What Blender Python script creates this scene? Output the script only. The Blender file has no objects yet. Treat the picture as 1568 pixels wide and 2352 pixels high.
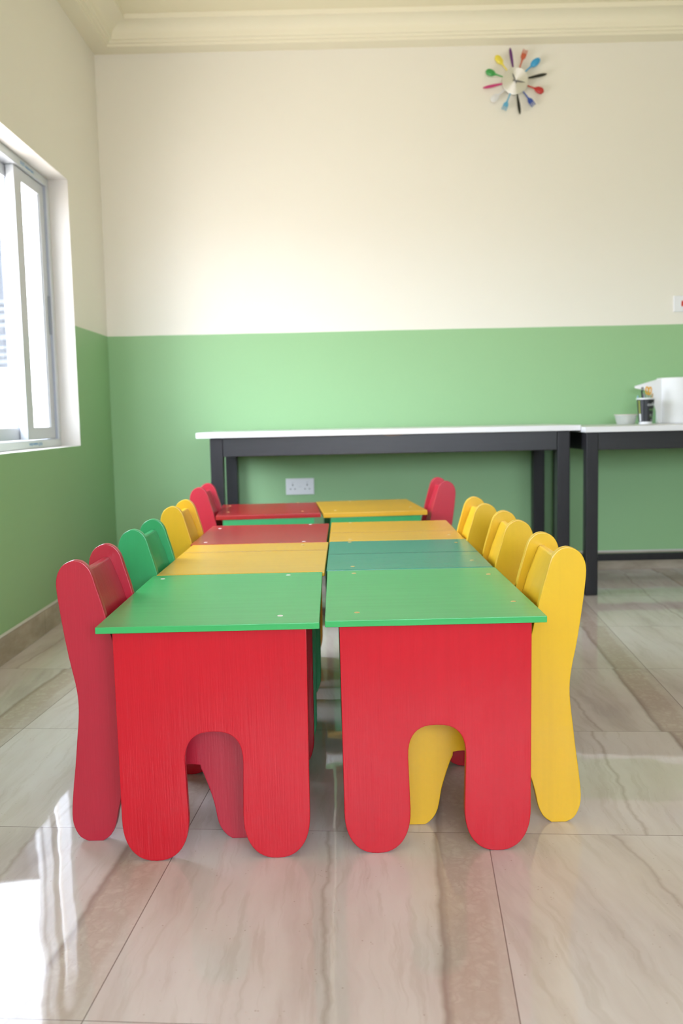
import bpy, bmesh, math, random
from mathutils import Vector, Matrix, noise
random.seed(7)
S = bpy.context.scene
C = S.collection
PI = math.pi

# ------------------------------------------------------------------ camera
cam_d = bpy.data.cameras.new('camera'); cam = bpy.data.objects.new('camera', cam_d); C.objects.link(cam)
r = Vector((0.9997633, 0.00308394, -0.02153666)); u = Vector((0.0211114, 0.10172472, 0.99458855)); d = Vector((-0.00525807, 0.99480781, -0.10163554))
cam.matrix_world = Matrix(((r.x, u.x, -d.x, 0), (r.y, u.y, -d.y, 0), (r.z, u.z, -d.z, 0.8225), (0, 0, 0, 1)))
cam_d.sensor_fit = 'VERTICAL'; cam_d.sensor_height = 36; cam_d.sensor_width = 24
cam_d.lens = 2130.2 / 2352 * 36
cam_d.clip_start = 0.02; cam_d.clip_end = 200
cam_d.dof.use_dof = True; cam_d.dof.focus_distance = 1.85; cam_d.dof.aperture_fstop = 4.5
S.camera = cam

# ------------------------------------------------------------------ daylight and exposure
SKY = 18.4
S.view_settings.view_transform = 'Standard'; S.view_settings.look = 'None'
S.view_settings.gamma = 1; S.view_settings.use_curve_mapping = False
S.view_settings.exposure = 0.0
w = bpy.data.worlds.new('sky'); S.world = w; w.use_nodes = True
wn = w.node_tree.nodes; wl = w.node_tree.links; wn.clear()
wo = wn.new('ShaderNodeOutputWorld'); bg = wn.new('ShaderNodeBackground')
tc = wn.new('ShaderNodeTexCoord'); sx = wn.new('ShaderNodeSeparateXYZ'); rp = wn.new('ShaderNodeValToRGB')
wl.new(tc.outputs['Generated'], sx.inputs[0])
mr = wn.new('ShaderNodeMapRange'); mr.inputs[1].default_value = -1; mr.inputs[2].default_value = 1
wl.new(sx.outputs[2], mr.inputs[0]); wl.new(mr.outputs[0], rp.inputs[0])
rp.color_ramp.elements[0].position = 0.47; rp.color_ramp.elements[0].color = (.60, .54, .52, 1)
rp.color_ramp.elements[1].position = 0.53; rp.color_ramp.elements[1].color = (.88, .93, 1.05, 1)
wl.new(rp.outputs[0], bg.inputs[0]); bg.inputs[1].default_value = SKY
wl.new(bg.outputs[0], wo.inputs[0])

XL, YB, XR, YF = -1.202, 4.805, 3.9, -2.0
ZC, ZG = 2.745, 1.258
WY0, WY1, WZ0, WZ1 = 2.45, 4.225, 0.72, 1.893          # left window opening
RX0, RX1, RZ0, RZ1 = -0.85, 2.05, 0.85, 2.15            # rear window opening (behind the camera)

def portal(name, loc, rot, sx_, sy_):
    l = bpy.data.lights.new(name, 'AREA'); l.shape = 'RECTANGLE'; l.size = sx_; l.size_y = sy_
    l.cycles.is_portal = True
    o = bpy.data.objects.new(name, l); o.location = loc; o.rotation_euler = rot; C.objects.link(o)
sun_d = bpy.data.lights.new('sun', 'SUN'); sun_d.energy = 4; sun_d.angle = math.radians(2); sun_d.color = (1, .96, .9)
sun = bpy.data.objects.new('sun', sun_d); C.objects.link(sun)
sun.rotation_euler = Vector((.25, -.55, .95)).to_track_quat('Z', 'Y').to_euler()
portal('daylight_left_window', (XL-.19, (WY0+WY1)/2, (WZ0+WZ1)/2), (0, -PI/2, 0), WZ1-WZ0, WY1-WY0)
portal('daylight_rear_window', ((RX0+RX1)/2, YF-.19, (RZ0+RZ1)/2), (PI/2, 0, 0), RX1-RX0, RZ1-RZ0)

# ------------------------------------------------------------------ material helpers
class N:
    def __init__(s, name):
        s.m = bpy.data.materials.new(name); s.m.use_nodes = True
        s.n = s.m.node_tree.nodes; s.l = s.m.node_tree.links
        s.p = s.n['Principled BSDF']; s.out = s.n['Material Output']
    def new(s, t, **k):
        o = s.n.new(t)
        for a, b in k.items(): setattr(o, a, b)
        return o
    def put(s, sock, v):
        if v is None: return
        if isinstance(v, (int, float)): sock.default_value = v
        elif isinstance(v, (tuple, list)): sock.default_value = tuple(v) + ((1,) if len(v) == 3 and len(sock.default_value) == 4 else ())
        else: s.l.new(v, sock)
    def math(s, op, a, b=None, c=None, clamp=False):
        o = s.new('ShaderNodeMath', operation=op, use_clamp=clamp)
        s.put(o.inputs[0], a); s.put(o.inputs[1], b); s.put(o.inputs[2], c); return o.outputs[0]
    def mix(s, f, a, b, mode='MIX'):
        o = s.new('ShaderNodeMix', data_type='RGBA', blend_type=mode)
        s.put(o.inputs[0], f); s.put(o.inputs[6], a); s.put(o.inputs[7], b); return o.outputs[2]
    def obj(s): return s.new('ShaderNodeTexCoord').outputs['Object']
    def pos(s): return s.new('ShaderNodeNewGeometry').outputs['Position']
    def mapv(s, v, scale=(1, 1, 1), rot=(0, 0, 0), loc=(0, 0, 0)):
        o = s.new('ShaderNodeMapping'); s.l.new(v, o.inputs[0]); o.inputs[1].default_value = loc
        o.inputs[2].default_value = rot; o.inputs[3].default_value = scale; return o.outputs[0]
    def noise(s, v, scale=5, detail=3, rough=.5, dist=0, out=0):
        o = s.new('ShaderNodeTexNoise'); s.put(o.inputs['Vector'], v); o.inputs['Scale'].default_value = scale
        o.inputs['Detail'].default_value = detail; o.inputs['Roughness'].default_value = rough; o.inputs['Distortion'].default_value = dist
        return o.outputs[out]
    def ramp(s, f, pts):
        o = s.new('ShaderNodeValToRGB'); s.put(o.inputs[0], f); e = o.color_ramp.elements
        while len(e) < len(pts): e.new(.5)
        for i, (p, c) in enumerate(pts):
            e[i].position = p; e[i].color = (c, c, c, 1) if isinstance(c, (int, float)) else tuple(c) + (1,)
        return o.outputs[0]
    def bump(s, h, st=.2, dist=.01):
        o = s.new('ShaderNodeBump'); s.put(o.inputs['Height'], h); o.inputs['Strength'].default_value = st; o.inputs['Distance'].default_value = dist
        s.l.new(o.outputs[0], s.p.inputs['Normal']); return o
    def base(s, c, rough=.5, spec=.5, metal=0):
        s.put(s.p.inputs['Base Color'], c); s.put(s.p.inputs['Roughness'], rough)
        s.p.inputs['Specular IOR Level'].default_value = spec; s.p.inputs['Metallic'].default_value = metal
        return s

def painted_wood(name, col, axis='z', rough=.26, vary=.10, bump=.35, spec=.5):
    """gloss paint brushed on plywood: the grain telegraphs through"""
    k = N(name); v = k.obj()
    sc = {'z': (1, 1, .045), 'x': (.04, 1, 1), 'y': (1, .04, 1)}[axis]
    g = k.noise(k.mapv(v, sc), 330, 3, .6)
    g2 = k.noise(k.mapv(v, sc), 60, 3, .55)
    c = k.noise(v, 5, 3, .5)
    dark = tuple(x*(1-vary*1.6) for x in col); lite = tuple(min(1, x*(1+vary*.7)) for x in col)
    cc = k.mix(c, dark, lite)
    cc = k.mix(k.ramp(g2, [(.35, .16), (.6, 0)]), cc, tuple(x*.72 for x in col))
    k.base(cc, None, spec)
    k.p.inputs['Roughness'].default_value = rough
    k.bump(k.math('ADD', k.math('MULTIPLY', g, .6), k.math('MULTIPLY', g2, .8)), bump, .0012)
    return k.m

RED = (.62, .006, .020); RED_T = (.42, .018, .022); CRIM = (.53, .020, .046)
YEL = (.84, .50, .018); YEL_T = (.78, .44, .030); GRN = (.035, .40, .145); GRN_T = (.055, .45, .130); TEAL = (.030, .31, .205)
M = {}
M['red'] = painted_wood('red_gloss_paint', RED, 'z', .25, .08, .6, .40)
M['crimson'] = painted_wood('crimson_gloss_paint', CRIM, 'z', .28, .08, .35)
M['yellow'] = painted_wood('yellow_gloss_paint', YEL, 'z', .28, .05, .12)
M['green'] = painted_wood('green_gloss_paint', GRN, 'z', .28, .07, .3)
M['red_top'] = painted_wood('red_tabletop_paint', RED_T, 'x', .24, .06, .10)
M['yellow_top'] = painted_wood('yellow_tabletop_paint', YEL_T, 'x', .24, .10, .20)
M['green_top'] = painted_wood('green_tabletop_paint', GRN_T, 'x', .24, .05, .08)
M['teal_top'] = painted_wood('teal_tabletop_paint', TEAL, 'x', .22, .14, .22)
M['yellow_groove'] = N('shaded_yellow_groove').base((.40, .20, .02), .5).m  # darker yellow, paints the shade in the gap between boards
M['teal_groove'] = N('shaded_teal_groove').base((.010, .10, .07), .5).m  # same for teal: gap shade put into the colour
M['plug_white'] = N('white_filler').base((.80, .78, .76), .5).m
M['plug_tan'] = N('bare_wood_filler').base((.62, .46, .18), .55).m

k = N('wall_paint'); z = k.new('ShaderNodeSeparateXYZ'); k.l.new(k.pos(), z.inputs[0])
wob = k.math('MULTIPLY_ADD', k.noise(k.pos(), 3, 3), .006, -.003)
f = k.math('GREATER_THAN', k.math('ADD', z.outputs[2], wob), ZG)
cl = k.noise(k.pos(), 1.3, 3)
cream = k.mix(cl, (.83, .80, .715), (.86, .83, .745)); green = k.mix(cl, (.285, .50, .25), (.315, .54, .275))
k.base(k.mix(f, green, cream), .50, .42); k.bump(k.noise(k.pos(), 160, 3, .6), .06, .002)
M['wall'] = k.m
k = N('white_reveal_plaster').base((.66, .635, .59), .7, .3); k.bump(k.noise(k.pos(), 60, 4, .6), .12, .002); M['reveal'] = k.m
k = N('ceiling_paint').base((.84, .78, .58), .7, .3); k.bump(k.noise(k.pos(), 25, 3), .05, .003); M['ceiling'] = k.m
k = N('cornice_paint').base((.86, .81, .64), .6, .3); k.bump(k.noise(k.pos(), 25, 3), .04, .003); M['cornice'] = k.m

# polished marble-look floor tiles, 600 mm, laid a few degrees off the walls
k = N('polished_marble_tile')
TH, TX, TY = -0.07404, 0.13314, 1.17196
sp = k.new('ShaderNodeSeparateXYZ'); k.l.new(k.pos(), sp.inputs[0]); px, py = sp.outputs[0], sp.outputs[1]
cs, sn = math.cos(TH), math.sin(TH)
uu = k.math('DIVIDE', k.math('SUBTRACT', k.math('ADD', k.math('MULTIPLY', px, cs), k.math('MULTIPLY', py, sn)), TX), .6)
vv = k.math('DIVIDE', k.math('SUBTRACT', k.math('SUBTRACT', k.math('MULTIPLY', py, cs), k.math('MULTIPLY', px, sn)), TY), .6)
fu, fv = k.math('FLOOR', uu), k.math('FLOOR', vv); lu, lv = k.math('SUBTRACT', uu, fu), k.math('SUBTRACT', vv, fv)
def comb(a, b, c=0.0):
    o = k.new('ShaderNodeCombineXYZ'); k.put(o.inputs[0], a); k.put(o.inputs[1], b); k.put(o.inputs[2], c); return o.outputs[0]
wn_ = k.new('ShaderNodeTexWhiteNoise', noise_dimensions='2D'); k.l.new(comb(fu, fv), wn_.inputs['Vector'])
rnd = wn_.outputs['Value']
# skew the veining differently on each tile
skew = k.math('MULTIPLY_ADD', rnd, .34, -.08)
warp = k.math('MULTIPLY_ADD', k.noise(comb(k.math('MULTIPLY', uu, 1.2), k.math('MULTIPLY', vv, 1.6), k.math('MULTIPLY', rnd, 9)), 2.2, 4, .6), .09, -.045)
s_ = k.math('ADD', k.math('ADD', lu, k.math('MULTIPLY', k.math('SUBTRACT', lv, .5), skew)), warp)
st = comb(k.math('MULTIPLY', s_, 4.2), k.math('MULTIPLY', vv, .7), k.math('MULTIPLY', rnd, 37))
streak = k.noise(st, 1.0, 5, .62)
fine = k.noise(comb(k.math('MULTIPLY', s_, 30), k.math('MULTIPLY', vv, 2.2), k.math('MULTIPLY', rnd, 17)), 1.0, 4, .6)
cloud = k.noise(comb(uu, vv, rnd), 1.6, 4, .55)
colr = k.ramp(streak, [(.30, (.50, .425, .41)), (.42, (.61, .535, .52)), (.55, (.675, .61, .60)), (.72, (.73, .675, .665))])
colr = k.mix(k.math('MULTIPLY', k.ramp(fine, [(.36, 1), (.47, 0)]), .20), colr, (.37, .29, .225))
colr = k.mix(k.math('MULTIPLY', k.ramp(cloud, [(.4, 0), (.7, 1)]), .35), colr, (.68, .60, .52))
# pebbly brown band that runs along one side of each tile
be = k.math('ADD', k.math('ADD', lu, k.math('MULTIPLY', warp, .5)), k.math('MULTIPLY', rnd, .06))
band = k.math('MULTIPLY', k.ramp(be, [(.855, 0), (.875, 1)]), k.ramp(be, [(.985, 1), (1.0, .55)]))
vo = k.new('ShaderNodeTexVoronoi', feature='DISTANCE_TO_EDGE'); pw = k.noise(comb(uu, vv, 7.0), 14, 3, .6, out=1); vm = k.new('ShaderNodeVectorMath', operation='MULTIPLY_ADD'); k.l.new(pw, vm.inputs[0]); vm.inputs[1].default_value = (.09, .09, 0); k.l.new(comb(k.math('MULTIPLY', uu, 1), k.math('MULTIPLY', vv, .7)), vm.inputs[2]); k.l.new(vm.outputs[0], vo.inputs['Vector']); vo.inputs['Scale'].default_value = 30; vo.inputs['Randomness'].default_value = 1
peb = k.mix(k.ramp(vo.outputs['Distance'], [(.0, 0), (.30, 1)]), (.47, .365, .31), (.58, .49, .43))
peb = k.mix(k.ramp(k.noise(comb(uu, vv), 15, 4, .65), [(.35, 0), (.62, 1)]), (.47, .37, .315), peb)
colr = k.mix(k.math('MULTIPLY', band, .75), colr, peb)
edge = k.math('MULTIPLY', k.ramp(be, [(.845, 0), (.861, 1)]), k.ramp(be, [(.861, 1), (.882, 0)]))
colr = k.mix(k.math('MULTIPLY', edge, .75), colr, (.29, .21, .175))
thin = k.math('ABSOLUTE', k.math('SUBTRACT', k.math('ADD', s_, 0.0), .52))
colr = k.mix(k.math('MULTIPLY', k.ramp(thin, [(0, 1), (.012, 0)]), .45), colr, (.33, .24, .19))
vo2 = k.new('ShaderNodeTexVoronoi'); k.l.new(comb(uu, vv), vo2.inputs['Vector']); vo2.inputs['Scale'].default_value = 42
spk = k.math('MULTIPLY', k.ramp(vo2.outputs['Distance'], [(.07, 1), (.14, 0)]), k.ramp(k.noise(comb(uu, vv, 3.0), 9, 2), [(.52, 0), (.62, 1)]))
colr = k.mix(k.math('MULTIPLY', spk, .55), colr, (.36, .25, .20))
def near(a, wdt):
    return k.math('LESS_THAN', k.math('MINIMUM', a, k.math('SUBTRACT', 1.0, a)), wdt)
grout = k.math('MAXIMUM', near(lu, .0016), near(lv, .0014))
colr = k.mix(k.math('MULTIPLY', grout, .8), colr, (.17, .125, .11))
k.base(colr, .035, .5); k.p.inputs['IOR'].default_value = 1.42
wave = k.noise(comb(uu, vv), 3.2, 1.5, .5)
b = k.bump(k.math('ADD', wave, k.math('MULTIPLY', grout, -.03)), .21, .006)
M['floor'] = k.m

k = N('skirting_marble'); v = k.pos()
g = k.noise(k.mapv(v, (1, 1, 3)), 4, 5, .6); c = k.ramp(g, [(.35, (.36, .30, .24)), (.65, (.55, .48, .40))])
sp = k.new('ShaderNodeSeparateXYZ'); k.l.new(v, sp.inputs[0])
q = k.math('FRACT', k.math('DIVIDE', k.math('ADD', k.math('ADD', sp.outputs[0], sp.outputs[1]), .02), .6))
c = k.mix(k.math('MULTIPLY', k.math('LESS_THAN', q, .006), .7), c, (.17, .14, .12))
k.base(c, .12, .5); M['skirting'] = k.m
M['grout'] = N('skirting_plaster_lip').base((.68, .67, .64), .7).m

k = N('black_stained_wood'); v = k.obj()
g = k.noise(k.mapv(v, (1, 1, .06)), 160, 3, .6)
k.base(k.mix(g, (.016, .015, .018), (.028, .027, .031)), .34, .3); k.bump(g, .15, .001); M['black'] = k.m
k = N('black_stained_rail'); v = k.obj()
g = k.noise(k.mapv(v, (.05, 1, 1)), 160, 3, .6)
col = k.mix(g, (.016, .015, .018), (.030, .030, .034))
sp = k.new('ShaderNodeSeparateXYZ'); k.l.new(v, sp.inputs[0])
dx = k.math('DIVIDE', k.math('SUBTRACT', sp.outputs[0], .02), .055); dz = k.math('DIVIDE', k.math('SUBTRACT', sp.outputs[2], .744), .012)
dd = k.math('ADD', k.math('MULTIPLY', dx, dx), k.math('MULTIPLY', dz, dz))
dd = k.math('ADD', dd, k.math('MULTIPLY', k.noise(v, 60, 2), .5))
k.base(k.mix(k.math('MULTIPLY', k.math('LESS_THAN', dd, 1.15), k.math('LESS_THAN', sp.outputs[1], -.2)), col, (.13, .075, .035)), .34, .42); k.bump(g, .15, .001); M['black_rail'] = k.m
M['white_lam'] = N('white_laminate').base((.80, .80, .82), .28).m
M['pvc'] = N('white_pvc').base((.62, .65, .69), .32).m
M['pvc_grey'] = N('window_gasket').base((.40, .44, .52), .5).m
M['film'] = N('protective_film_strip').base((.66, .70, .70), .28).m
M['ink'] = N('blue_film_print').base((.10, .30, .55), .5).m
M['latch'] = N('grey_latch').base((.25, .28, .33), .4).m
M['plastic'] = N('white_plate_plastic').base((.84, .85, .88), .3).m
M['slot'] = N('socket_slot').base((.06, .06, .07), .6).m
M['line'] = N('rocker_seam').base((.48, .50, .54), .5).m
M['neon'] = N('red_rocker').base((.60, .03, .02), .35).m

def glassy(name, tint, refl=.08, body=0.0, bodycol=(.8, .8, .8)):
    k = N(name); k.n.remove(k.p)
    t = k.new('ShaderNodeBsdfTransparent'); t.inputs[0].default_value = tint + (1,)
    g = k.new('ShaderNodeBsdfGlossy'); g.inputs['Roughness'].default_value = .02
    fr = k.new('ShaderNodeFresnel'); bf = k.new('ShaderNodeNewGeometry').outputs['Backfacing']
    k.l.new(k.math('MULTIPLY_ADD', bf, 1/1.45-1.45, 1.45), fr.inputs[0])
    m1 = k.new('ShaderNodeMixShader'); k.l.new(fr.outputs[0], m1.inputs[0]); k.l.new(t.outputs[0], m1.inputs[1]); k.l.new(g.outputs[0], m1.inputs[2])
    last = m1.outputs[0]
    if body:
        df = k.new('ShaderNodeBsdfDiffuse'); df.inputs[0].default_value = bodycol + (1,)
        m2 = k.new('ShaderNodeMixShader'); m2.inputs[0].default_value = body; k.l.new(last, m2.inputs[1]); k.l.new(df.outputs[0], m2.inputs[2]); last = m2.outputs[0]
    k.l.new(last, k.out.inputs[0]); return k.m
M['glass'] = glassy('window_glass', (.95, .97, .98))
M['clear_plastic'] = glassy('clear_plastic', (.90, .93, .92), body=.38, bodycol=(.80, .80, .78))

# ------------------------------------------------------------------ mesh helpers
def link(name, bm, mats, parent=None, smooth=35, loc=None, rot=None):
    me = bpy.data.meshes.new(name); bmesh.ops.recalc_face_normals(bm, faces=bm.faces); bm.to_mesh(me); bm.free()
    for m in (mats if isinstance(mats, (list, tuple)) else [mats]): me.materials.append(m)
    if smooth:
        me.shade_smooth(); me.set_sharp_from_angle(angle=math.radians(smooth))
    o = bpy.data.objects.new(name, me); C.objects.link(o)
    if smooth:
        wm = o.modifiers.new('weighted_normals', 'WEIGHTED_NORMAL'); wm.keep_sharp = True; wm.weight = 90
    if parent: o.parent = parent
    if loc: o.location = loc
    if rot: o.rotation_euler = rot
    return o
def box(bm, x0, x1, y0, y1, z0, z1, bev=0, seg=2, mat=0):
    t = bmesh.new(); vs = [t.verts.new(p) for p in ((x0,y0,z0),(x1,y0,z0),(x1,y1,z0),(x0,y1,z0),(x0,y0,z1),(x1,y0,z1),(x1,y1,z1),(x0,y1,z1))]
    for q in ((0,3,2,1),(4,5,6,7),(0,1,5,4),(1,2,6,5),(2,3,7,6),(3,0,4,7)): t.faces.new([vs[i] for i in q])
    if bev: bmesh.ops.bevel(t, geom=t.edges[:], offset=bev, segments=seg, affect='EDGES', profile=.5)
    for f_ in t.faces: f_.material_index = mat
    merge(bm, t)
def merge(bm, t, mtx=None):
    if mtx is not None: bmesh.ops.transform(t, matrix=mtx, verts=t.verts)
    me = bpy.data.meshes.new('tmp'); t.to_mesh(me); bm.from_mesh(me); t.free(); bpy.data.meshes.remove(me)
def prism(bm, pts, y0, y1, bev=.003, axis='y', mat=0, seg=2):
    """outline in (x,z) extruded along y (axis y), or outline (x,y) along z (axis z), or (y,z) along x"""
    t = bmesh.new()
    mk = {'y': lambda a, b, c: (a, c, b), 'z': lambda a, b, c: (a, b, c), 'x': lambda a, b, c: (c, a, b)}[axis]
    A = [t.verts.new(mk(a, b, y0)) for a, b in pts]; B = [t.verts.new(mk(a, b, y1)) for a, b in pts]
    fa = t.faces.new(A); fb = t.faces.new(B[::-1]); n = len(pts)
    for i in range(n): t.faces.new((A[i], B[i], B[(i+1) % n], A[(i+1) % n]))
    bmesh.ops.recalc_face_normals(t, faces=t.faces)
    if bev:
        e = set(fa.edges) | set(fb.edges)
        bmesh.ops.bevel(t, geom=list(e), offset=bev, segments=seg, affect='EDGES', profile=.5)
    for f_ in t.faces: f_.material_index = mat
    merge(bm, t)
def catmull(P, n=6, closed=True):
    out = []; m = len(P)
    for i in range(m if closed else m-1):
        p0, p1, p2, p3 = [Vector(P[(i+j) % m] if closed else P[min(max(i+j, 0), m-1)]) for j in (-1, 0, 1, 2)]
        for s in range(n):
            t = s/n; out.append(tuple(.5*((2*p1) + (-p0+p2)*t + (2*p0-5*p1+4*p2-p3)*t*t + (-p0+3*p1-3*p2+p3)*t**3)))
    if not closed: out.append(tuple(P[-1]))
    return out
def lathe(bm, prof, seg=40, c=(0, 0, 0), mat=0):
    rings = []
    for rr, zz in prof:
        if rr < 1e-6: rings.append([bm.verts.new((c[0], c[1], c[2]+zz))])
        else: rings.append([bm.verts.new((c[0]+rr*math.cos(a*2*PI/seg), c[1]+rr*math.sin(a*2*PI/seg), c[2]+zz)) for a in range(seg)])
    for a, b in zip(rings, rings[1:]):
        for i in range(seg):
            j = (i+1) % seg
            vs = [a[0] if len(a) == 1 else a[i], b[0] if len(b) == 1 else b[i], b[0] if len(b) == 1 else b[j], a[0] if len(a) == 1 else a[j]]
            vs = list(dict.fromkeys(vs))
            if len(vs) > 2:
                f_ = bm.faces.new(vs); f_.material_index = mat
def tube(bm, pts, rad, seg=8, mat=0):
    pts = [Vector(p) for p in pts]; rings = []
    for i, p in enumerate(pts):
        t = (pts[min(i+1, len(pts)-1)] - pts[max(i-1, 0)]).normalized()
        a = t.orthogonal().normalized() if i == 0 else (a_ - t*a_.dot(t)).normalized()
        a_ = a; b_ = t.cross(a); rr = rad[i] if isinstance(rad, (list, tuple)) else rad
        rings.append([bm.verts.new(p + (a*math.cos(q*2*PI/seg) + b_*math.sin(q*2*PI/seg))*rr) for q in range(seg)])
    for A, B in zip(rings, rings[1:]):
        for i in range(seg): bm.faces.new((A[i], A[(i+1) % seg], B[(i+1) % seg], B[i])).material_index = mat
    bm.faces.new(rings[0][::-1]).material_index = mat; bm.faces.new(rings[-1]).material_index = mat
def thing(name, label, cat, loc=(0, 0, 0), rz=0, group=None):
    o = bpy.data.objects.new(name, None); C.objects.link(o); o.empty_display_size = .1
    o.location = loc; o.rotation_euler = (0, 0, rz); o['label'] = label; o['category'] = cat
    if group: o['group'] = group
    return o
def tag(o, label, cat, group=None):
    o['label'] = label; o['category'] = cat
    if group: o['group'] = group
    return o
def struct(name, bm, m, smooth=0):
    o = link(name, bm, m, smooth=smooth); o['kind'] = 'structure'; return o

# ------------------------------------------------------------------ room shell
bm = bmesh.new(); box(bm, XL-.2, XR+.2, YF-.2, YB+.2, -.1, 0); struct('floor', bm, M['floor'])
bm = bmesh.new(); box(bm, XL-.2, XR+.2, YF-.2, YB+.2, ZC, ZC+.12); struct('ceiling', bm, M['ceiling'])
bm = bmesh.new(); box(bm, XL-.2, XR+.2, YB, YB+.2, 0, ZC); struct('wall_back', bm, M['wall'])
bm = bmesh.new(); box(bm, XR, XR+.2, YF-.2, YB, 0, ZC); struct('wall_right', bm, M['wall'])

def wall_hole(name, along, fixed0, fixed1, a0, a1, holes):
    """wall slab with rectangular holes; reveal faces get the white plaster (material 1)"""
    bm = bmesh.new()
    As = sorted({a0, a1, *[h[0] for h in holes], *[h[1] for h in holes]}); Zs = sorted({0, ZC, *[h[2] for h in holes], *[h[3] for h in holes]})
    def solid(i, j):
        if i < 0 or j < 0 or i >= len(As)-1 or j >= len(Zs)-1: return True
        ac, zc = (As[i]+As[i+1])/2, (Zs[j]+Zs[j+1])/2
        return not any(h[0] < ac < h[1] and h[2] < zc < h[3] for h in holes)
    def quad(ps, mat):
        vs = [bm.verts.new((p[1], p[0], p[2]) if along == 'y' else (p[0], p[1], p[2])) for p in ps]
        bm.faces.new(vs).material_index = mat
    for i in range(len(As)-1):
        for j in range(len(Zs)-1):
            A, B, c_, d_ = As[i], As[i+1], Zs[j], Zs[j+1]
            if solid(i, j):
                for fx in (fixed0, fixed1): quad([(A, fx, c_), (B, fx, c_), (B, fx, d_), (A, fx, d_)], 0)
            else:
                if solid(i-1, j): quad([(A, fixed0, c_), (A, fixed1, c_), (A, fixed1, d_), (A, fixed0, d_)], 1)
                if solid(i+1, j): quad([(B, fixed0, c_), (B, fixed1, c_), (B, fixed1, d_), (B, fixed0, d_)], 1)
                if solid(i, j-1): quad([(A, fixed0, c_), (B, fixed0, c_), (B, fixed1, c_), (A, fixed1, c_)], 1)
                if solid(i, j+1): quad([(A, fixed0, d_), (B, fixed0, d_), (B, fixed1, d_), (A, fixed1, d_)], 1)
    bmesh.ops.remove_doubles(bm, verts=bm.verts, dist=1e-5)
    return struct(name, bm, [M['wall'], M['reveal']])
wall_hole('wall_left', 'y', XL, XL-.2, YF-.2, YB, [(WY0, WY1, WZ0, WZ1)])
wall_hole('wall_front', 'x', YF, YF-.2, XL, XR, [(RX0, RX1, RZ0, RZ1)])

# stepped cove cornice, mitred at the corners
prof = [(0, 2.637), (.078, 2.640), (.082, 2.642), (.084, 2.652), (.098, 2.654), (.100, 2.663), (.113, 2.666), (.116, 2.677)]
prof += [(.118+.070*(1-math.cos(t)), 2.680+.044*math.sin(t)) for t in [i*PI/16 for i in range(9)]]
prof += [(.196, 2.725), (.1985, 2.741), (.2, ZC), (0, ZC)]
def cornice(name, corner0, corner1, inward, along):
    bm = bmesh.new(); A, B = [], []
    for dd_, zz in prof:
        p = Vector(corner0) + Vector(inward)*dd_ + Vector(along)*dd_; q = Vector(corner1) + Vector(inward)*dd_ - Vector(along)*dd_
        A.append(bm.verts.new((p.x, p.y, zz))); B.append(bm.verts.new((q.x, q.y, zz)))
    n = len(A)
    for i in range(n): bm.faces.new((A[i], A[(i+1) % n], B[(i+1) % n], B[i]))
    bm.faces.new(A); bm.faces.new(B[::-1]); return struct(name, bm, M['cornice'], 30)
cornice('trim_1', (XL, YB), (XR, YB), (0, -1), (1, 0))
cornice('trim_2', (XL, YF), (XL, YB), (1, 0), (0, 1))
cornice('trim_3', (XR, YF), (XR, YB), (-1, 0), (0, 1))
cornice('trim_4', (XL, YF), (XR, YF), (0, 1), (1, 0))

def skirting(name, segs):
    bm = bmesh.new()
    for (x0, x1, y0, y1) in segs:
        box(bm, x0, x1, y0, y1, 0, .094, .0015)
        box(bm, x0, x1, y0, y1, .0942, .101, .002, mat=1)
    return struct(name, bm, [M['skirting'], M['grout']], 30)
skirting('baseboard_back', [(XL, XR, YB-.012, YB)])
skirting('baseboard_left', [(XL, XL+.012, YF, YB-.012)])
skirting('baseboard_right', [(XR-.012, XR, YF, YB-.012)])
skirting('baseboard_front', [(XL+.012, XR-.012, YF, YF+.012)])

# ------------------------------------------------------------------ windows
def sliding_window(name, a0, a1, z0, z1, split, base_x, put):
    """put(bm) rotates/moves the local build: local x = depth (room side +), y along, z up"""
    fr = bmesh.new(); F = .034
    for args in ((a0, a1, z0, z0+F), (a0, a1, z1-F, z1), (a0, a0+F, z0+F, z1-F), (a1-F, a1, z0+F, z1-F)):
        box(fr, -.09, 0, args[0], args[1], args[2], args[3], .002)
    root = put(link(name, fr, M['pvc'])); root['kind'] = 'structure'
    def part(nm, fn, m, par=None):
        b_ = bmesh.new(); fn(b_); return link(nm, b_, m, par or root)
    def sash(y0, y1, x0, x1, wl_, wr_):
        zz0, zz1 = z0+F+.002, z1-F-.002
        def f_(b_):
            box(b_, x0, x1, y0, y1, zz0, zz0+.052, .003); box(b_, x0, x1, y0, y1, zz1-.048, zz1, .003)
            box(b_, x0, x1, y0, y0+wl_, zz0+.05, zz1-.046, .003); box(b_, x0, x1, y1-wr_, y1, zz0+.05, zz1-.046, .003)
            xm = (x0+x1)/2   # glazing beads
            box(b_, xm, x1-.006, y0+wl_-.001, y0+wl_+.010, zz0+.05, zz1-.046, .002); box(b_, xm, x1-.006, y1-wr_-.010, y1-wr_+.001, zz0+.05, zz1-.046, .002)
        s1 = part('sash', f_, M['pvc'])
        def g_(b_): box(b_, (x0+x1)/2-.003, (x0+x1)/2+.003, y0+wl_-.004, y1-wr_+.004, zz0+.048, zz1-.044)
        part('pane', g_, M['glass'], s1); 
        return s1
    sash(a0+F+.002, split+.06, -.084, -.050, .062, .075)
    sb = sash(split-.03, a1-F-.004, -.045, -.012, .085, .058)
    def gk(b_): box(b_, -.030, -.004, a1-F-.0045, a1-F+.001, z0+F, z1-F)
    part('gasket', gk, M['pvc_grey'])
    return root
def put_left(o): o.location = (XL-.086, 0, 0); return o
win = sliding_window('window_1', WY0, WY1, WZ0, WZ1, 3.85, 0, put_left)
b_ = bmesh.new(); box(b_, -.0125, -.004, 4.172, 4.185, 1.215, 1.385, .003); link('latch', b_, M['latch'], win)
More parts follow.
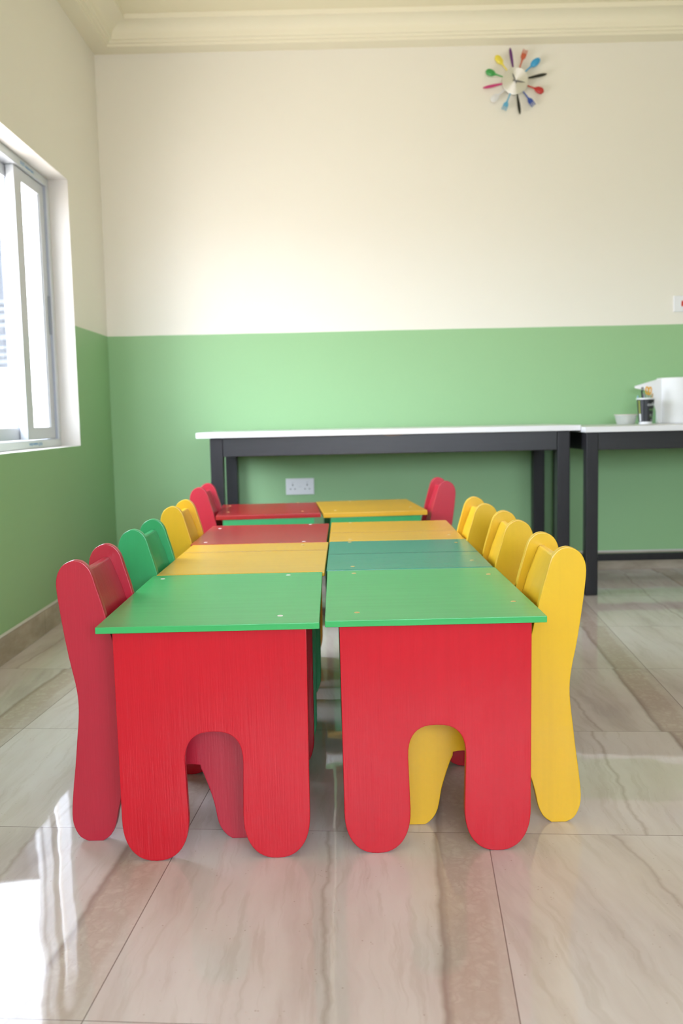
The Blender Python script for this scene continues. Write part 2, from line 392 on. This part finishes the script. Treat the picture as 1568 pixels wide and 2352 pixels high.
b_ = bmesh.new()
for zz in (WZ0+.004, WZ1-.030): box(b_, 0, .0008, WY0+.02, WY1-.01, zz, zz+.026)
box(b_, 0, .0008, WY1-.026, WY1-.002, WZ0+.04, WZ1-.04)
fs = link('protective_film', b_, M['film'], win)
def lettering(name, body, size, mtx, mat, parent, align='CENTER', extr=.0002):
    cu = bpy.data.curves.new(name, 'FONT'); cu.body = body; cu.size = size; cu.align_x = align; cu.extrude = extr
    t = bpy.data.objects.new(name, cu); C.objects.link(t)
    dg = bpy.context.evaluated_depsgraph_get(); me = bpy.data.meshes.new_from_object(t.evaluated_get(dg))
    C.objects.unlink(t); bpy.data.objects.remove(t)
    me.transform(mtx); me.materials.clear(); me.materials.append(mat)
    o = bpy.data.objects.new(name, me); C.objects.link(o); o.parent = parent; return o
# film print runs along the frame, upside down on the bottom rail
def film(y, z, flip, body, size=.019):
    m_ = Matrix.Translation((.0012, y, z)) @ Matrix(((0, 0, 1, 0), (1, 0, 0, 0), (0, 1, 0, 0), (0, 0, 0, 1)))
    if flip: m_ = m_ @ Matrix.Rotation(PI, 4, 'Z')
    lettering('film_print', body, size, m_, M['ink'], fs)
film(3.87, WZ0+.024, True, '© EST window fabric'); film(3.95, WZ1-.024, False, '© EST window fabric'); film(3.55, WZ1-.024, False, '© EST window fabric')
def put_front(o): o.location = (0, YF-.118, 0); o.rotation_euler = (0, 0, PI/2); return o
# local y runs along -X after the turn: mirror the range
sliding_window('window_2', -RX1, -RX0, RZ0, RZ1, -(RX0+RX1)/2, 0, put_front)

# ------------------------------------------------------------------ screened wall outside the left window
bld = thing('screened_wall', 'white outside wall topped by a pale grey louvred screen, seen through the window', 'wall', (-3.83, 6.1, -.5))
b_ = bmesh.new(); box(b_, -2.1, 1.72, 0, .16, 0, 1.69, .004); link('wall', b_, N('white_render').base((.85, .85, .86), .9, 0).m, bld)
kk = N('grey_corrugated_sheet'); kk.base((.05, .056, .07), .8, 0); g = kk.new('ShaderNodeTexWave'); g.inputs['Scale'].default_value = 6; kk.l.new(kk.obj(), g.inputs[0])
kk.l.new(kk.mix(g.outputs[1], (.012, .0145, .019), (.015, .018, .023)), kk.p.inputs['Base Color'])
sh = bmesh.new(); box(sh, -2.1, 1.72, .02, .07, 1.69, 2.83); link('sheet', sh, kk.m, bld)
lm = N('white_louvre').base((.055, .059, .065), .8, 0).m
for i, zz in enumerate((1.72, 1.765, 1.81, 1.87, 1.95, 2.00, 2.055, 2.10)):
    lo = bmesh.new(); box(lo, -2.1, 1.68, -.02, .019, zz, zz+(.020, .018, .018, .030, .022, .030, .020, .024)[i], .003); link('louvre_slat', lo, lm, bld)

# ------------------------------------------------------------------ children's tables
def panel_outline(w=.178, top=.4395, ax=.054, at=.247, arz=.062, foot=.085, n=2.35):
    P = [(-w, top), (w, top)]
    def leg(x0, x1, rev=False):       # rounded foot from (x1) down and back up at x0
        cx, rx = (x0+x1)/2, (x1-x0)/2; out = []
        for i in range(25):
            t = i*PI/24; c_, s2 = math.cos(t), math.sin(t)
            out.append((cx+rx*math.copysign(abs(c_)**(2/n), c_), foot-foot*abs(s2)**(2/n)))
        return out
    P += leg(ax-.003, w-.002)
    for i in range(21):
        t = i*PI/20; c_, s2 = math.cos(t), math.sin(t)
        P.append((ax*math.copysign(abs(c_)**(2/2.6), c_), at-arz+arz*abs(s2)**(2/2.6)))
    P += leg(-w+.002, -ax+.003)
    out = [P[0]]
    for p in P[1:]:
        if (Vector(p)-Vector(out[-1])).length > .0012: out.append(p)
    return out
def table(label, cx, y0, depth, rz, top, panel, plugs, plugmat, seam=None, ins=(0, .101), width=.408, th=.0125, zoff=0.0, group='low painted tables in two rows', pxo=0):
    t = thing('childrens_table', label, 'table', (cx, y0+depth/2, 0), rz, group)
    hd = depth/2; hw = width/2; zt = .452+zoff
    for s in (-1, 1):
        y_ = -hd+.004+ins[0] if s < 0 else hd-ins[1]-.018
        b_ = bmesh.new(); prism(b_, panel_outline(top=zt-th-.0003), y_, y_+.018, .0022)
        link('leg_panel', b_, M[panel], t, loc=(pxo, 0, 0))
    b_ = bmesh.new()
    if seam is None: box(b_, -hw, hw, -hd, hd, zt-th, zt, .0016)
    else:
        box(b_, -hw, hw, -hd, -hd+seam-.005, zt-th, zt, .003); box(b_, -hw, hw, -hd+seam+.005, hd, zt-th, zt-.0008, .002); box(b_, -hw+.002, hw-.002, -hd+seam-.0075, -hd+seam+.0075, zt-th, zt-.0009, mat=1)  # middle strip fills the seam with the painted gap shade
    link('tabletop', b_, [M[top], M[top.replace('_top', '_groove')]] if seam is not None else M[top], t)
    ca, sa = math.cos(-rz), math.sin(-rz)
    for (X_, Y_) in plugs:
        dx_, dy_ = X_-cx, Y_-(y0+depth/2); lx, ly = ca*dx_-sa*dy_, sa*dx_+ca*dy_
        b_ = bmesh.new(); lathe(b_, [(0, 0), (.0055, 0), (.0052, .0006), (0, .0008)], 18, (lx, ly, zt))
        o = link('screw_plug', b_, M[plugmat], t); 
        o['label'] = 'white screw plug' if plugmat == 'plug_white' else 'bare wood screw plug'
    return t
table('low green-topped table with red leg panels, front of the left row', -.2612, 1.656, .556, .014, 'green_top', 'red',
      [(-.141, 2.178), (-.129, 1.722), (-.436, 2.16)], 'plug_white', ins=(.008, .101), pxo=.0015)
table('low green-topped table with red leg panels, front of the right row', .1575, 1.672, .556, .010, 'green_top', 'red',
      [(.015, 2.183), (.327, 2.132), (.016, 1.737), (.327, 1.812)], 'plug_tan', ins=(.006, .101))
table('low yellow-topped table just behind the front table of the left row', -.2595, 2.220, .536, 0, 'yellow_top', 'green', [(-.13, 2.70)], 'plug_tan', seam=.372)
table('low teal-topped table of two boards in the right row', .152, 2.240, .525, 0, 'teal_top', 'green',
      [(.008, 2.735), (.318, 2.684), (.013, 2.285), (.318, 2.345)], 'plug_tan', seam=.265)
table('low table with a plain red top, third in the left row', -.266, 2.759, .482, 0, 'red_top', 'yellow',
      [(-.130, 2.775), (-.434, 3.155), (-.126, 3.222), (-.43, 2.80)], 'plug_white')
table('low yellow-topped table of two boards, third in the right row', .150, 2.770, .505, 0, 'yellow_top', 'yellow',
      [(.013, 3.250), (.318, 2.865), (.01, 2.80)], 'plug_tan', seam=.205, ins=(.215, .02))
table('low table with red top and green leg panels, farthest of the left row', -.320, 3.590, .470, .07, 'red_top', 'green',
      [(-.500, 3.985), (-.175, 3.690), (-.212, 4.07), (-.475, 3.715)], 'plug_tan', th=.017)
table('low table with yellow top and green leg panels, farthest of the right row', .092, 3.605, .52, .09, 'yellow_top', 'green',
      [(-.044, 3.690), (.262, 3.772), (.018, 4.09), (.230, 4.135)], 'plug_tan', th=.018)

# ------------------------------------------------------------------ children's chairs
REAR = [(.030, 0), (.014, .009), (.003, .030), (0, .056), (.004, .101), (.011, .154), (.017, .206), (.022, .250), (.023, .285), (.019, .320), (.009, .372), (0, .432), (-.007, .490),
        (-.008, .522), (0, .544), (.013, .556), (.030, .561), (.047, .555), (.060, .538), (.069, .508), (.077, .481), (.084, .454), (.094, .412), (.106, .360), (.118, .315), (.133, .285)]
FRONT = [(.155, .272), (.20, .268), (.26, .268), (.310, .266), (.338, .252), (.350, .225), (.356, .180), (.366, .120), (.378, .070), (.380, .040), (.372, .014), (.356, 0)]
ARCH = [(.314, 0), (.300, .011), (.288, .033), (.280, .075), (.268, .115), (.257, .143), (.246, .152), (.150, .153), (.134, .148), (.118, .132), (.103, .100), (.093, .066), (.086, .034), (.075, .012), (.059, 0)]
def side_outline():
    P = catmull(REAR + FRONT, 3, False) + catmull(ARCH, 3, False)
    return [(a-.19, max(0, b)) for a, b in P]
def chair(label, x, y, rz, col, group='low painted chairs along the tables', flip=False):
    t = thing('childrens_chair', label, 'chair', (x, y, 0), rz, group)
    for s in (-1, 1):
        b_ = bmesh.new(); prism(b_, side_outline(), s*.125, s*(.125-.018), .0028); link('side_panel', b_, M[col], t)
    b_ = bmesh.new(); prism(b_, [(-.085, .232), (.145, .236), (.150, .244), (.145, .252), (-.085, .248)], -.1068, .1068, .002); link('seat', b_, M[col], t)
    b_ = bmesh.new()
    # slightly tilted board between the side panels
    F = [(-.150, .528), (-.128, .470), (-.110, .410), (-.095, .350)]
    prism(b_, [(F[0][0]-.004, F[0][1]+.004)] + F + [(F[3][0]-.018, F[3][1]-.003), (F[2][0]-.018, F[2][1]-.003), (F[1][0]-.018, F[1][1]-.003), (F[0][0]-.019, F[0][1]-.002), (F[0][0]-.013, F[0][1]+.005)], -.1068, .1068, .0015)
    link('backrest', b_, M[col], t)
    return t
GL = 'low chairs along the left row of tables'; GR = 'low chairs along the right row of tables'
chair('low red wooden chair at the left side of the front table', -.3625, 1.880, 0, 'crimson', GL)
chair('low green wooden chair, the only green one, at the left side of the tables', -.361, 2.369, 0, 'green', GL)
chair('low yellow wooden chair on the left, behind the green chair', -.374, 2.960, 0, 'yellow', GL)
chair('low red wooden chair at the farthest table of the left row', -.415, 3.748, .0, 'crimson', GL)
chair('low yellow wooden chair at the front table on the right, nearest the camera', .270, 1.925, PI, 'yellow', GR)
chair('low yellow wooden chair on the right, between the nearest and the third yellow chairs', .265, 2.405, PI-.02, 'yellow', GR)
chair('low yellow wooden chair on the right, last yellow one before the red chair', .249, 2.846, PI, 'yellow', GR)
chair('low red wooden chair on the right, at the farthest yellow-topped table', .235, 3.815, PI+.04, 'crimson', GR)

# ------------------------------------------------------------------ work tables along the back wall
def worktable(label, x0, x1, y0, y1, zt, lx, lw, th, ap, group):
    """lx = (outer x of left legs, outer x of right legs)"""
    cx = (x0+x1)/2; cy = (y0+y1)/2
    t = thing('work_table', label, 'table', (cx, cy, 0), 0, group)
    def part(nm, a0, a1, b0, b1, c0, c1, m, bev=.003):
        b_ = bmesh.new(); box(b_, a0-cx, a1-cx, b0-cy, b1-cy, c0, c1, bev); return link(nm, b_, m, t)
    part('tabletop', x0, x1, y0, y1, zt-th, zt, M['white_lam'], .002)
    ly0, ly1 = y0+.018, y1-.01; zu = zt-th-.0005
    for a in (lx[0], lx[1]-lw):
        for bb in (ly0, ly1-lw): part('leg', a, a+lw, bb, bb+lw, 0, zu, M['black'], .006)
    part('apron', lx[0]+lw, lx[1]-lw, ly0+.004, ly0+.028, ap, zu, M['black_rail'])
    part('apron', lx[0]+lw, lx[1]-lw, ly1-.028, ly1-.004, ap, zu, M['black'])
    for a in (lx[0]+.004, lx[1]-.028): part('apron', a, a+.024, ly0+lw, ly1-lw, ap, zu, M['black'])
    for a in (lx[0]+.012, lx[1]-.044): part('stretcher', a, a+.032, ly0+lw, ly1-lw, .106, .140, M['black'])
    part('stretcher', lx[0]+.044, lx[1]-.044, cy-.016, cy+.016, .106, .140, M['black'])
    return t
G2 = 'black work tables along the back wall'
worktable('long black wooden work table with white top behind the low tables', -.667, 1.056, 4.165, 4.785, .7655, (-.609, 1.013), .0585, .0245, .655, G2)
worktable('black wooden work table with white top, holding the bowl, cup and paper roll', 1.0575, 2.95, 4.095, 4.785, .757, (1.066, 2.90), .056, .0245, .653, G2)

# ------------------------------------------------------------------ things on the right work table
ZT = .7575
# clear bowl
bw = thing('plastic_bowl', 'small clear plastic bowl on the white worktop left of the black cup', 'bowl', (1.383, 4.59, ZT))
b_ = bmesh.new(); lathe(b_, [(0, 0), (.040, 0), (.043, .003), (.053, .045), (.0545, .048), (.052, .0475), (.0415, .0045), (0, .003)], 48); link('bowl_body', b_, M['clear_plastic'], bw)
b_ = bmesh.new(); lathe(b_, [(.0532, .0445), (.056, .045), (.056, .048), (.0532, .049), (.0525, .047)], 48); link('rim', b_, N('bowl_rim').base((.62, .52, .52), .4).m, bw)
bt = bmesh.new(); bmesh.ops.create_icosphere(bt, subdivisions=3, radius=.016); 
for v_ in bt.verts: v_.co += v_.normal*noise.noise(v_.co*60)*.003; 
bmesh.ops.translate(bt, verts=bt.verts, vec=(0, 0, .0165))
tag(link('cotton_ball', bt, N('white_cotton').base((.85, .84, .80), .9).m, loc=(1.386, 4.575, ZT+.004)), 'white round lump lying inside the clear plastic bowl', 'cotton ball')

# black paper cup with things in it
CX, CY = 1.473, 4.57
cup = thing('paper_cup', 'black paper cup with a white rim holding scissors and pens', 'cup', (CX, CY, ZT))
b_ = bmesh.new(); lathe(b_, [(0, .004), (.0300, .004), (.0305, .011), (.0315, .011), (.0418, .121), (.0408, .121), (.0300, .012), (0, .010)], 48); link('cup_body', b_, N('black_paper').base((.018, .019, .026), .35).m, cup)
b_ = bmesh.new(); lathe(b_, [(.0405, .1205), (.0435, .1195), (.0445, .123), (.0430, .1265), (.0405, .125)], 48); link('rim', b_, M['plastic'], cup)
b_ = bmesh.new(); lathe(b_, [(.027, 0), (.0312, 0), (.0318, .0115), (.0295, .0115)], 48); link('foot_ring', b_, M['plastic'], cup)
def wrap_text(body, size, z0, mat, ang, name='cup_lettering'):
    cu = bpy.data.curves.new('t', 'FONT'); cu.body = body; cu.size = size; cu.align_x = 'CENTER'; cu.extrude = .00015
    t_ = bpy.data.objects.new('t', cu); C.objects.link(t_); dg = bpy.context.evaluated_depsgraph_get()
    me = bpy.data.meshes.new_from_object(t_.evaluated_get(dg)); C.objects.unlink(t_); bpy.data.objects.remove(t_)
    for v_ in me.vertices:
        zz = z0+v_.co.y; rr = .0315+(.0418-.0315)*(zz-.011)/.11+.0003+v_.co.z; a = -PI/2+ang+v_.co.x/.037
        v_.co = (rr*math.cos(a), rr*math.sin(a), zz)
    me.materials.clear(); me.materials.append(mat); o = bpy.data.objects.new(name, me); C.objects.link(o); o.parent = cup
wt = N('white_print').base((.75, .78, .80), .5).m; gt = N('green_print').base((.22, .42, .16), .5).m
wrap_text('coffee', .021, .088, wt, .62); wrap_text('cups', .019, .066, gt, .66); wrap_text('12 oz', .012, .030, gt, .66); wrap_text('(( |', .012, .040, wt, .50); wrap_text('paper', .006, .018, wt, .66)
b_ = bmesh.new()
for i in range(9):
    z0_ = .052+i*.0072; a = -PI/2-1.12
    for s in range(4):
        a0_, a1_ = a-.16+s*.07, a-.16+(s+1)*.07
        rr = lambda zz: .0315+(.0103)*(zz-.011)/.11+.0004
        vs = [b_.verts.new((rr(zz)*math.cos(aa), rr(zz)*math.sin(aa), zz)) for aa, zz in ((a0_, z0_), (a1_, z0_), (a1_, z0_+.0034), (a0_, z0_+.0034))]; b_.faces.new(vs)
link('stripes', b_, N('lime_print').base((.60, .68, .12), .5).m, cup)
b_ = bmesh.new()
for s in range(5):
    a0_, a1_ = -PI/2-1.30+s*.07, -PI/2-1.30+(s+1)*.07
    rr = lambda zz: .0315+(.0103)*(zz-.011)/.11+.0004
    b_.faces.new([b_.verts.new((rr(zz)*math.cos(aa), rr(zz)*math.sin(aa), zz)) for aa, zz in ((a0_, .014), (a1_, .014), (a1_, .050), (a0_, .050))])
link('white_label', b_, M['plastic'], cup)
# contents
blk = N('black_plastic').base((.02, .025, .025), .4).m; ora = N('orange_plastic').base((.75, .38, .03), .35).m; blu = N('blue_plastic').base((.25, .50, .80), .4).m; gry = N('grey_plastic').base((.45, .46, .46), .4).m
def ring(bm, c, rx, rz, tr, tilt=0, seg=20):
    pts = []
    for i in range(seg+1):
        a = i*2*PI/seg; x_, z_ = rx*math.cos(a), rz*math.sin(a)
        pts.append((c[0]+x_*math.cos(tilt)-z_*math.sin(tilt), c[1], c[2]+x_*math.sin(tilt)+z_*math.cos(tilt)))
    tube(bm, pts, tr, 8)
sc_ = thing('scissors', 'orange-handled scissors standing in the black paper cup', 'scissors', (CX+.010, CY-.004, ZT+.014))
b_ = bmesh.new(); ring(b_, (-.004, 0, .148), .0065, .019, .0034, .08); ring(b_, (.009, 0, .146), .0065, .019, .0034, -.12); link('handles', b_, ora, sc_)
b_ = bmesh.new(); tube(b_, [(-.004, 0, .132), (-.001, 0, .06), (-.002, 0, 0)], [.003, .003, .001]); tube(b_, [(.009, 0, .130), (.003, 0, .06), (.001, 0, 0)], [.003, .003, .001]); link('blades', b_, gry, sc_)
mk = thing('marker', 'black clip-topped marker standing leftmost in the paper cup', 'marker', (CX-.012, CY-.002, ZT+.012))
b_ = bmesh.new(); tube(b_, [(.010, 0, 0), (-.004, 0, .11), (-.008, 0, .150)], .0042); link('barrel', b_, blk, mk)
b_ = bmesh.new(); ring(b_, (-.004, 0, .158), .0042, .008, .0022, .1); link('clip', b_, blk, mk)
for (dx_, lean, h_, m_, rad, lab, nm) in ((-.032, -.004, .140, blu, .0022, 'thin light blue stick at the left rim of the paper cup', 'stick'),
                                    (-.012, .004, .136, blu, .006, 'stubby blue pen standing at the foot of the black marker', 'pen'),
                                    (.000, -.006, .150, gry, .006, 'grey pen leaning left beside the black marker in the cup', 'pen'),
                                    (.028, .008, .150, N('tan_wood').base((.70, .52, .30), .5).m, .0045, 'pale tan pencil standing right of the scissors in the cup', 'pencil')):
    b_ = bmesh.new(); tube(b_, [(CX+dx_*.6, CY+.012, ZT+.012), (CX+dx_+lean*.3, CY+.010, ZT+.10), (CX+dx_+lean, CY+.008, ZT+h_-.006), (CX+dx_+lean, CY+.008, ZT+h_)], [rad, rad, rad, rad*.4], 10)
    tag(link(nm, b_, m_), lab, nm)

# paper roll with a loose sheet
roll = thing('paper_roll', 'big white paper towel roll with a loose sheet, at the right end of the worktop', 'paper roll', (1.666, 4.69, ZT))
pm = N('white_tissue').base((.86, .87, .89), .85); pm.bump(pm.noise(pm.obj(), 220, 2), .2, .001)
b_ = bmesh.new(); lathe(b_, [(.022, 0), (.094, 0), (.097, .003), (.097, .222), (.094, .225), (.022, .225), (.022, 0)], 72); link('roll_body', b_, pm.m, roll)
b_ = bmesh.new(); lathe(b_, [(.019, 0), (.0218, 0), (.0218, .224), (.019, .224), (.019, 0)], 40); link('core', b_, N('card_core').base((.40, .30, .20), .8).m, roll)
b_ = bmesh.new(); G = []
nx, nz = 26, 14
for i in range(nx+1):
    s = i/nx; col_ = []
    X_ = -.085-.137*s; Y_ = -.040-.012*math.sin(s*2.6)
    top_ = .2235-.036*s**1.15
    bot_ = .001 if s < .14 else (.001+.158*min(1, (s-.14)/.34)**.8 if s < .48 else .159+.017*(s-.48)/.52)
    bot_ = min(bot_, top_-.010)
    for j in range(nz+1):
        tt = j/nz; zz = bot_+(top_-bot_)*tt
        col_.append(b_.verts.new((X_, Y_+.010*math.sin(tt*2.4)*s, zz)))
    G.append(col_)
for i in range(nx):
    for j in range(nz): b_.faces.new((G[i][j], G[i+1][j], G[i+1][j+1], G[i][j+1]))
bmesh.ops.recalc_face_normals(b_, faces=b_.faces)
bmesh.ops.solidify(b_, geom=b_.faces[:], thickness=.0008)
link('loose_sheet', b_, pm.m, roll)

# ------------------------------------------------------------------ wall plates
so = thing('double_socket', 'white double wall socket low on the green wall under the work table', 'socket', (-.2375, YB, .470))
b_ = bmesh.new(); box(b_, -.0735, .0735, -.010, 0, -.0425, .0425, .003, 3); link('plate', b_, M['plastic'], so)
for sx_ in (-.0375, .0375):
    b_ = bmesh.new()
    box(b_, sx_-.0022, sx_+.0022, -.0112, -.010, .004, .013); box(b_, sx_-.0145, sx_-.0085, -.0112, -.010, -.0145, -.0105); box(b_, sx_+.0085, sx_+.0145, -.0112, -.010, -.0145, -.0105)
    link('pin_slots', b_, M['slot'], so)
for sx_ in (-.0375, .0375):
    b_ = bmesh.new(); box(b_, sx_-.006, sx_+.006, -.0125, -.0098, .0195, .0275, .001); sw = link('rocker', b_, M['plastic'], so)
    b_ = bmesh.new(); box(b_, sx_-.0045, sx_+.0045, -.0130, -.0124, .0205, .0222); link('rocker_mark', b_, M['line'], sw)
b_ = bmesh.new(); box(b_, -.008, .008, -.0106, -.0099, -.001, .0002, 0); link('plate_emboss', b_, M['line'], so)
sw = thing('wall_switch', 'white wall switch plate with a red rocker mark beside the right edge', 'switch', (1.756, YB, 1.359))
b_ = bmesh.new(); box(b_, -.0735, .0735, -.010, 0, -.040, .040, .003, 3); link('plate', b_, M['plastic'], sw)
for sx_ in (-.030,):
    b_ = bmesh.new(); box(b_, sx_-.009, sx_+.009, -.0135, -.0098, -.017, .017, .0015); rk = link('rocker', b_, M['plastic'], sw)
    b_ = bmesh.new(); box(b_, sx_-.007, sx_+.006, -.0142, -.0132, -.014, .014, .0005); link('neon', b_, M['neon'], rk)

# ------------------------------------------------------------------ cutlery clock
ck = thing('wall_clock', 'starburst wall clock with coloured cutlery around a silver dial', 'clock', (.8785, YB, 2.457))
k = N('brushed_dial').base((.88, .88, .90), .28, .5, 1.0)
k.p.inputs['Anisotropic'].default_value = .85; k.p.inputs['Anisotropic Rotation'].default_value = .25
tg = k.new('ShaderNodeTangent', direction_type='RADIAL', axis='Y'); k.l.new(tg.outputs[0], k.p.inputs['Tangent'])
dial_m = k.m
def ydisc(bm, rad, y0, y1, seg=64):
    prism(bm, [(rad*math.cos(i*2*PI/seg), rad*math.sin(i*2*PI/seg)) for i in range(seg)], y0, y1, .0012)
b_ = bmesh.new(); ydisc(b_, .065, -.030, -.022); link('dial', b_, dial_m, ck)
b_ = bmesh.new(); ydisc(b_, .035, -.022, 0, 32); link('movement_box', b_, blk, ck)
def hand(L, w_, a, y_):
    b2 = bmesh.new(); prism(b2, [(-.012, -w_), (L*.6, -w_), (L, -w_*.3), (L, w_*.3), (L*.6, w_), (-.012, w_)], y_-.001, y_, .0003)
    bmesh.ops.transform(b2, matrix=Matrix.Rotation(-a, 4, 'Y'), verts=b2.verts); link('clock_hand', b2, N('hand_grey').base((.14, .15, .15), .4).m, ck)
hand(.036, .0028, math.radians(113), -.033); hand(.048, .0022, math.radians(-12), -.0345)
b_ = bmesh.new(); ydisc(b_, .0035, -.037, -.030, 16); link('hub', b_, gry, ck)
cc = {'purple': (.13, .03, .17), 'rust': (.55, .12, .06), 'blue': (.05, .35, .66), 'black': (.018, .020, .014), 'red': (.50, .03, .03), 'navy': (.04, .09, .38), 'sky blue': (.12, .42, .65), 'clear white': (.74, .75, .78), 'pink': (.55, .05, .20), 'green': (.06, .36, .09), 'yellow': (.82, .68, .08)}
items = [('knife', 'purple', 99, .160), ('fork', 'rust', 70.5, .156), ('spoon', 'blue', 40.6, .160), ('knife', 'black', 10.5, .160), ('spoon', 'red', -21.4, .151), ('fork', 'navy', -52.5, .152),
         ('knife', 'black', -81.7, .162), ('fork', 'sky blue', -112.5, .149), ('spoon', 'clear white', -142, .152), ('knife', 'pink', -169.5, .163), ('spoon', 'green', 161, .154), ('spoon', 'yellow', 128, .156)]
for kind, cn, ang, L in items:
    b2 = bmesh.new()
    if kind == 'knife':
        up = [(.055, .0030), (.075, .0050), (.100, .0072), (.125, .0082), (.145, .0070), (L-.004, .0035), (L, 0)]
        P = catmull(up, 4, False); P = P + [(a, -b*.85) for a, b in P[::-1][1:]]; prism(b2, P, -.028, -.0255, .0006)
    elif kind == 'fork':
        P = [(.055, .0032), (.090, .0034), (.106, .0050), (.114, .0105), (.122, .0128), (.133, .0125)]
        P = catmull(P, 3, False)
        tin = [(L, .0118), (L, .0085), (L-.020, .0078), (L-.020, .0055), (L-.001, .0048), (L-.001, .0016), (L-.020, .0012)]
        full = P + tin; full = full + [(a, -b) for a, b in full[::-1]]; prism(b2, full, -.028, -.0255, .0004)
    else:
        P = [(.055, .0032), (.092, .0036), (.104, .0060), (.112, .0125), (.126, .0165), (.142, .0150), (L-.004, .0085), (L, 0)]
        P = catmull(P, 4, False); full = P + [(a, -b) for a, b in P[::-1][1:]]; prism(b2, full, -.0275, -.0250, .0006)
        t_ = bmesh.new(); bmesh.ops.create_uvsphere(t_, u_segments=20, v_segments=10, radius=1)
        bmesh.ops.transform(t_, matrix=Matrix.Translation((.131, -.0268, 0)) @ Matrix.Diagonal((.021, .0040, .0145, 1)), verts=t_.verts); merge(b2, t_)
    bmesh.ops.transform(b2, matrix=Matrix.Rotation(-math.radians(ang), 4, 'Y'), verts=b2.verts)
    o = link(kind, b2, N(cn.replace(' ', '_')+'_cutlery').base(cc[cn], .22).m, ck); o['label'] = cn + ' ' + kind
